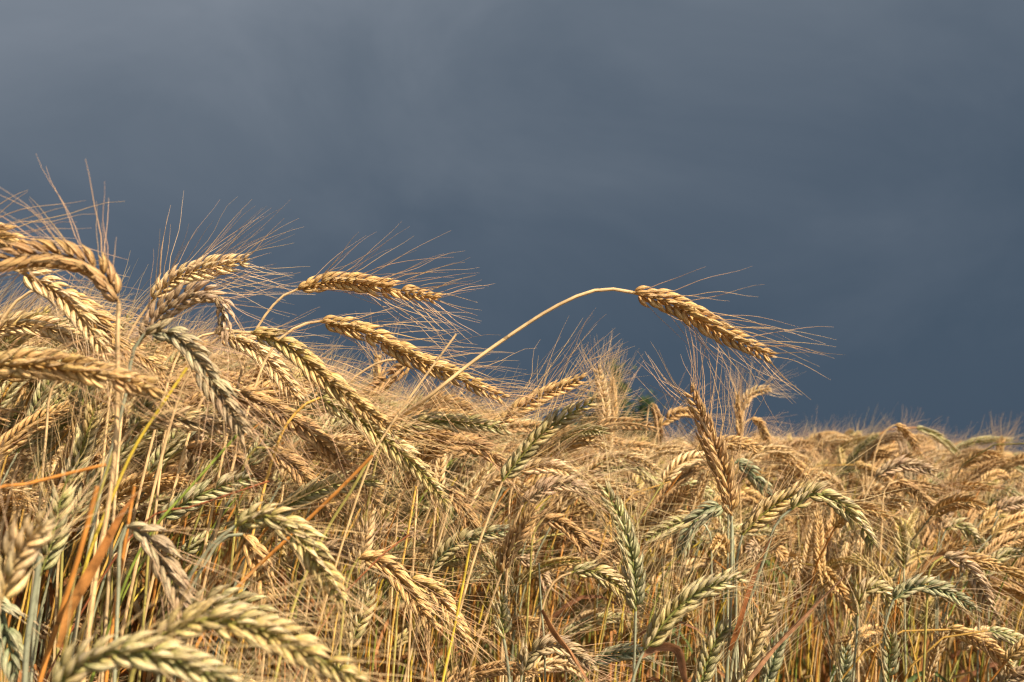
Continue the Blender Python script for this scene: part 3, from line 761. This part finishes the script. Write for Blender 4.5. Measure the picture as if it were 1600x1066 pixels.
# ------------------------------------------------------------------ kinds of plants for the body of the crop
def make_variant(k):
    """returns part meshes (stem, ear, awns, leaf), posture word and colour word; base at the origin, nods toward +X"""
    posture = ['nodding', 'arched', 'hanging', 'upright', 'slanting'][k % 5]
    pal = ['gold', 'pale', 'brown', 'gold', 'green', 'mauve', 'gold', 'pale', 'green', 'gold', 'olive', 'pale'][(k * 5 + k // 5) % 12]
    th0, th1 = {'nodding': (1.0, 1.9), 'arched': (0.7, 2.4), 'hanging': (1.9, 2.9), 'upright': (0.08, 0.35), 'slanting': (0.5, 1.2)}[posture]
    th0 += random.uniform(-.15, .15); th1 += random.uniform(-.2, .2)
    Ls, Le = 1.24, random.uniform(.085, .125)
    n = 60; s = np.linspace(0, Ls + Le, n)
    bend0 = Ls - random.uniform(.16, .30)
    th = np.where(s < bend0, 0.05 + 0.04 * s, np.where(s < Ls, 0.10 + (th0 - 0.10) * np.clip((s - bend0) / (Ls - bend0), 0, 1) ** 1.5, th0 + (th1 - th0) * (s - Ls) / Le))
    wob = 0.03 * np.sin(s * 5 + k)
    D = np.stack([np.sin(th), wob, np.cos(th)], -1); D = nrm(D)
    P = np.vstack([[0, 0, 0], np.cumsum(D[:-1] * (s[1] - s[0]), 0)])
    f = lambda q: np.array([np.interp(q, s, P[:, a]) for a in range(3)])
    S = np.array([f(q) for q in np.linspace(Ls, 0, 26)]); E = np.array([f(q) for q in np.linspace(Ls, Ls + Le, 24)])
    top = P[:, 2].max()
    stc = ['gold', 'yellow', 'orange', 'olive', 'straw', 'green', 'sage', 'gold', 'orange'][k % 9]
    sbc = ['orange', 'green', 'olive', 'yellow', 'green', 'orange', 'green'][k % 7]
    ms = MB(); stem_mesh_into(ms, S, .0011, .0018, np.array(STEMC[stc]) * .8, np.array(STEMC[sbc]) * .6, seg=5)  # straw colours dimmed, foot most: shade low in the crop put into colour
    me_ = MB(); tube(me_, E, np.linspace(.0012, .0006, 24), 4, PAL[pal][3])
    roots = []
    roll = random.uniform(-1.5, 1.5); mixp = {'olive': 'green', 'gold': 'olive', 'mauve': 'sage', 'green': 'sage'}.get(pal, pal)
    for (p, M3, q, t) in ear_layout(E, Le, np.array([0, 1, 0]), roll, 1.0):
        if random.random() < .04: continue
        for (tp, td) in spikelet_into(me_, blend(pal, mixp, min(1, max(0, .45 - t + random.gauss(0, .1)))), M3, p, q, FL_LO, rnd=random.uniform(.9, 1.1), glume=False):
            roots.append((tp, td, M3[:, 2], t))
    ma = MB(); build_awns(ma, roots, PAL[pal], random.uniform(.35, .75), (.045, .072), thick=(.85 if k % 2 == 0 else .75), keep=(.85 if k % 2 == 0 else .25), nseg=5)
    mls = []
    for q in range(2 if k % 3 else 1):
        ml = MB(); mls.append(ml)
        z0 = random.uniform(.55, .95); a = random.uniform(0, 6.28); up = random.uniform(.05, .22); ln = random.uniform(.10, .20)
        o = f(z0); dr = np.array([math.cos(a), math.sin(a), 0])
        pts = [o, o + dr * ln * .25 + [0, 0, up * .7], o + dr * ln * .6 + [0, 0, up], o + dr * ln + [0, 0, up * random.uniform(-.6, .8)]]
        Q, _ = catmull(pts, 12)
        leaf_into(ml, Q, random.uniform(.005, .008), [(.46, .20, .06), (.48, .33, .14), (.33, .15, .07), (.14, .19, .05), (.50, .30, .08)][(k + q) % 5], a, random.uniform(-1, 2))
    parts = [('stem', ms, M_STEM), ('ear', me_, M_HUSK), ('awns', ma, M_AWN)] + [('leaf', ml, M_LEAF) for ml in mls]
    col = {'gold': 'golden', 'pale': 'pale cream', 'brown': 'brown', 'olive': 'olive', 'green': 'green', 'mauve': 'greyish brown', 'sage': 'dark green'}[pal]
    return dict(parts=[(n_, b_.mesh(n_, m_), m_) for n_, b_, m_ in parts], posture=posture, colour=col, top=top, P=P, pal=pal)

NV = 40
VAR = [make_variant(k) for k in range(NV)]
POST_W = {'nodding': 1.2, 'arched': 1.0, 'hanging': .55, 'upright': .7, 'slanting': .9}
VW = np.array([POST_W[v['posture']] * (.55 if v['pal'] in ('sage', 'mauve') else 1.0) for v in VAR]); VW /= VW.sum()
VWL = VW * np.array([{'nodding': 1.6, 'slanting': 1.5, 'arched': .8, 'hanging': .4, 'upright': .35}[v['posture']] for v in VAR]) * np.array([3.0 if k % 2 == 0 else 1.0 for k in range(NV)]); VWL /= VWL.sum()
VWR = VW * np.array([.2 if k % 2 == 0 else 1.0 for k in range(NV)]); VWR /= VWR.sum()

def sst(v):
    v = max(0.0, min(1.0, v)); return v * v * (3 - 2 * v)
def crop_height(x, y):
    """height the crop reaches: taller in the tuft on the left, shorter along the field's edge in front of the camera"""
    h = 1.325 + 0.022 * math.sin(x * 2.9 + 1.2) * math.cos(y * 1.3)
    h += 0.13 * sst((-.03 - x) / .45) * (1 - sst((y - 1.8) / 1.5))
    h -= 0.13 * sst((x + .02) / .25) * (1 - sst((y - 1.0) / 1.0))
    h -= 0.075 * sst((x / y - .38) / .10)
    h -= 0.035 * sst((y - 2.6) / 1.2)
    return h
def ok_place(x, y):
    return y > (0.78 if x < -0.06 else 1.08)
cand = []
SKX = [-80, 100, 250, 400, 500, 600, 800, 950, 1050, 1150, 1250, 1330, 1400, 1470, 1520, 1680]
SKY = [478, 500, 525, 562, 600, 640, 652, 682, 692, 690, 684, 676, 664, 690, 708, 712]
def plant_matrix(c):
    x, y, v, s, az, tx, ty = c
    return Matrix.Translation((x, y, 0)) @ Euler((tx, ty, az)).to_matrix().to_4x4() @ Matrix.Scale(s, 4)
def scatter(y0, y1, dens, edge=0.35):
    area = 0.0
    ys = np.linspace(y0, y1, 41)
    for a, b in zip(ys[:-1], ys[1:]):
        wdt = 2 * ((a + b) / 2 * 0.53 + edge); n = RNG.poisson(wdt * (b - a) * dens)
        for _ in range(n):
            y = RNG.uniform(a, b); x = RNG.uniform(-wdt / 2, wdt / 2)
            if not ok_place(x, y) or (x > 0 and y < 1.5 and RNG.random() < .35): continue
            v = int(RNG.choice(NV, p=VWL if x < -.03 and y < 1.6 else VWR))
            h = crop_height(x, y) - abs(RNG.normal(0, (.16 if x < -.03 else .09) if y < 1.6 else .06)) + (0.045 if RNG.random() < .06 else 0)
            s = h / VAR[v]['top']
            az = RNG.normal(0.0, 0.9) if RNG.random() < .72 else RNG.uniform(0, 2 * math.pi)
            if x < -.03 and y < 1.6: az = RNG.normal(0.1, 0.55)
            tx, ty = RNG.normal(0, .05), RNG.normal(0, .05)
            c = (x, y, v, s, az, tx, ty)
            if y < 3.2:
                # keeps the crop under the outline it has in the photograph and behind the plants built one by one
                lower = RNG.exponential(16 if y < 1.4 else 7)
                if RNG.random() < .10: lower = -RNG.exponential(16)
                for _try in range(3):
                    M = np.array(plant_matrix(c)); E = VAR[v]['P'][28:] @ M[:3, :3].T + M[:3, 3]
                    q = [to_px(e) for e in E[::3]]
                    q = [a for a in q if a]
                    if not q: break
                    tp = min(q, key=lambda a: a[1]); need = float(np.interp(tp[0], SKX, SKY)) + lower
                    if tp[1] >= need: break
                    c = c[:3] + (c[3] * (1 - (need - tp[1]) * tp[2] / F / 1.3),) + c[4:]
                if not q or (min(a[2] for a in q) < (0.82 if tp[0] < 720 else 1.06)) and tp[1] < 980: continue
            cand.append(c)
scatter(0.78, 1.45, 860, .5)
scatter(1.35, 2.0, 420, .7)
scatter(2.0, 4.0, 330, .9)
scatter(4.0, 9.0, 150, 1.2)
scatter(9.0, 22.0, 45, 2.0)
scatter(22.0, 60.0, 8, 3.0)

# the 300 of the kind that show largest: heroes first, then the closest ones whose ears stand in the frame
n_hero = len([o for o in COL.objects if o.get('category') in ('rye plant',)])
scored = []
for i, c in enumerate(cand):
    M = np.array(plant_matrix(c)); P = VAR[c[2]]['P']
    e = M[:3, :3] @ P[-6] + M[:3, 3]
    q = to_px(e)
    if q and 0 < q[0] < 1600 and 200 < q[1] < 1066:
        scored.append((q[2] + (0.0 if q[1] < 1000 else .5), i, q))
scored.sort(key=lambda a: a[0])
pick = scored[:300 - n_hero]
picked = {i for _, i, _ in pick}
proto = {}
later = []
MARKS = [('the lone arching ear', 1100, 500), ('the big brown ear', 110, 420), ('the hooked ear', 330, 480), ('the level sky ear', 580, 450),
         ('the wide orange leaf', 155, 880), ('the long golden slope ear', 640, 560), ('the olive footed ear', 500, 590), ('the bright green stalk', 310, 745),
         ('the large arching green ear', 465, 850), ('the purplish falling ear', 250, 890), ('the yellow left edge ear', 120, 585), ('the sweeping bottom ear', 420, 990),
         ('the level light green ear', 710, 665), ('the rising green footed ear', 860, 690), ('the upright pale pair', 950, 640), ('the dark awned ear', 1110, 700),
         ('the kinked straw', 1020, 650), ('the bright arching green ear', 1310, 800), ('the tall green brown ear', 980, 850), ('the large green cream ear', 1090, 940),
         ('the long rust blade', 1250, 970), ('the bowed brown ear', 875, 765), ('the centre yellow stalk', 720, 920), ('the bristly bent ear', 810, 850),
         ('the brown curled leaf', 890, 1020), ('the hooked cream ear', 1365, 935), ('the bowed dark green ear', 1460, 930), ('the falling mauve ear', 1515, 905),
         ('the tallest skyline straw', 1400, 680), ('the level pinkish ear', 1415, 735), ('the skyline upright ear', 1560, 700), ('the fuzzy green ear', 560, 970),
         ('the cream left edge ear', 30, 880), ('the crossing orange stalk', 450, 840), ('the drooping yellow ear', 940, 905)]
def place_in_words(q):
    n, mx, my = min(MARKS, key=lambda m: (m[1] - q[0]) ** 2 + (m[2] - q[1]) ** 2)
    dx, dy = q[0] - mx, q[1] - my
    w = ('right of' if dx > 0 else 'left of') if abs(dx) > 2 * abs(dy) else ('below' if dy > 0 else 'above') if abs(dy) > 2 * abs(dx) else \
        ('lower' if dy > 0 else 'upper') + (' right of' if dx > 0 else ' left of')
    return ('close ' if math.hypot(dx, dy) < 45 else '') + w + ' ' + n
for _, i, q in pick:
    c = cand[i]; v = VAR[c[2]]
    word = place_in_words(q)
    up = {'nodding': 'a nodding', 'arched': 'an arched', 'hanging': 'a hanging', 'upright': 'an upright', 'slanting': 'a slanting'}[v['posture']]
    if c[2] not in proto:
        rt = root_at('rye_plant', (0, 0, 0), '', 'rye plant')
        for n_, me, m_ in v['parts']:
            o = link(n_, me, rt)
            if n_ == 'awns': o['kind'] = 'stuff'
        proto[c[2]] = rt
    else:
        src = proto[c[2]]
        rt = src.copy(); COL.objects.link(rt)
        for ch in src.children:
            d = ch.copy(); COL.objects.link(d); d.parent = rt
    rt.matrix_world = plant_matrix(c)
    later.append((rt, f"{v['colour']} {v['posture']}", word, q))
    rt['label'] = f"{v['colour']} rye with {up} ear {word}"
    rt['group'] = 'ripening rye plants of the standing crop'
byl = {}
for r_, cp, word, q in later: byl.setdefault((cp, word), []).append((q[0], r_))
NUM = ['', 'one', 'two', 'three', 'four', 'five', 'six', 'seven', 'eight', 'nine']; ORD = ['', 'second', 'third', 'fourth', 'fifth', 'sixth', 'seventh', 'eighth']
for (cp, word), lst in byl.items():
    lst.sort(key=lambda a: a[0]); n = len(lst)
    if n == 1: continue
    for k, (_, r_) in enumerate(lst):
        w = 'leftmost' if k == 0 else 'rightmost' if k == n - 1 else 'middle' if n == 3 else ORD[k] + ' from left'
        r_['label'] = f"{w} of {NUM[n]} {cp} ears {word}"

# the rest of the crop: nobody could count it, one object
pc = bpy.data.collections.new('crop_kinds')
for k, v in enumerate(VAR):
    bmj = MB()
    me = bpy.data.meshes.new('crop_kind')
    vs, fs, cs, us, mi = [], [], [], [], []
    off = 0
    for pi, (n_, m_e, m_) in enumerate(v['parts']):
        nv = len(m_e.vertices); a = np.empty(nv * 3, np.float32); m_e.vertices.foreach_get('co', a)
        c_ = np.empty(nv * 4, np.float32); m_e.attributes['col'].data.foreach_get('color', c_)
        u_ = np.empty(nv * 3, np.float32); m_e.attributes['uvw'].data.foreach_get('vector', u_)
        nl = len(m_e.loops); li = np.empty(nl, np.int32); m_e.loops.foreach_get('vertex_index', li)
        nf = len(m_e.polygons)
        vs.append(a); cs.append(c_); us.append(u_); fs.append(li.reshape(-1, 4) + off); mi.append(np.full(nf, min(pi, 3), np.int32)); off += nv
    vs = np.concatenate(vs); fs = np.concatenate(fs); mi = np.concatenate(mi)
    me.vertices.add(len(vs) // 3); me.vertices.foreach_set('co', vs)
    me.loops.add(fs.size); me.loops.foreach_set('vertex_index', fs.ravel().astype(np.int32))
    me.polygons.add(len(fs)); me.polygons.foreach_set('loop_start', (np.arange(len(fs)) * 4).astype(np.int32))
    me.update(calc_edges=True)
    me.polygons.foreach_set('use_smooth', np.full(len(fs), True))
    for m_ in (M_STEM, M_HUSK, M_AWN, M_LEAF): me.materials.append(m_)
    me.polygons.foreach_set('material_index', mi)
    me.attributes.new('col', 'FLOAT_COLOR', 'POINT').data.foreach_set('color', np.concatenate(cs))
    me.attributes.new('uvw', 'FLOAT_VECTOR', 'POINT').data.foreach_set('vector', np.concatenate(us))
    o = bpy.data.objects.new('rye_crop_kind_%02d' % k, me); pc.objects.link(o)

rest = [c for i, c in enumerate(cand) if i not in picked]
me = bpy.data.meshes.new('rye_crop')
me.vertices.add(len(rest))
me.vertices.foreach_set('co', np.array([(c[0], c[1], 0) for c in rest], np.float32).ravel())
me.attributes.new('rot', 'FLOAT_VECTOR', 'POINT').data.foreach_set('vector', np.array([(c[5], c[6], c[4]) for c in rest], np.float32).ravel())
me.attributes.new('scl', 'FLOAT', 'POINT').data.foreach_set('value', np.array([c[3] for c in rest], np.float32))
me.attributes.new('idx', 'INT', 'POINT').data.foreach_set('value', np.array([c[2] for c in rest], np.int32))
crop = tag(link('rye_crop', me), kind='stuff', label='dense mass of ripening rye filling the field behind the nearer plants', category='crop')
gt = bpy.data.node_groups.new('crop', 'GeometryNodeTree')
gt.interface.new_socket('Geometry', in_out='INPUT', socket_type='NodeSocketGeometry')
gt.interface.new_socket('Geometry', in_out='OUTPUT', socket_type='NodeSocketGeometry')
gi = gt.nodes.new('NodeGroupInput'); go = gt.nodes.new('NodeGroupOutput')
ci = gt.nodes.new('GeometryNodeCollectionInfo'); ci.inputs['Collection'].default_value = pc
ci.inputs['Separate Children'].default_value = True; ci.inputs['Reset Children'].default_value = True
ip = gt.nodes.new('GeometryNodeInstanceOnPoints'); ip.inputs['Pick Instance'].default_value = True
def named(nm, ty):
    n = gt.nodes.new('GeometryNodeInputNamedAttribute'); n.data_type = ty; n.inputs['Name'].default_value = nm
    return n.outputs['Attribute']
gt.links.new(gi.outputs[0], ip.inputs['Points']); gt.links.new(ci.outputs[0], ip.inputs['Instance'])
gt.links.new(named('idx', 'INT'), ip.inputs['Instance Index'])
gt.links.new(named('rot', 'FLOAT_VECTOR'), ip.inputs['Rotation'])
gt.links.new(named('scl', 'FLOAT'), ip.inputs['Scale'])
gt.links.new(ip.outputs[0], go.inputs[0])
md = crop.modifiers.new('crop', 'NODES'); md.node_group = gt
print('heroes', n_hero, 'crop', len(cand), 'picked', len(pick))
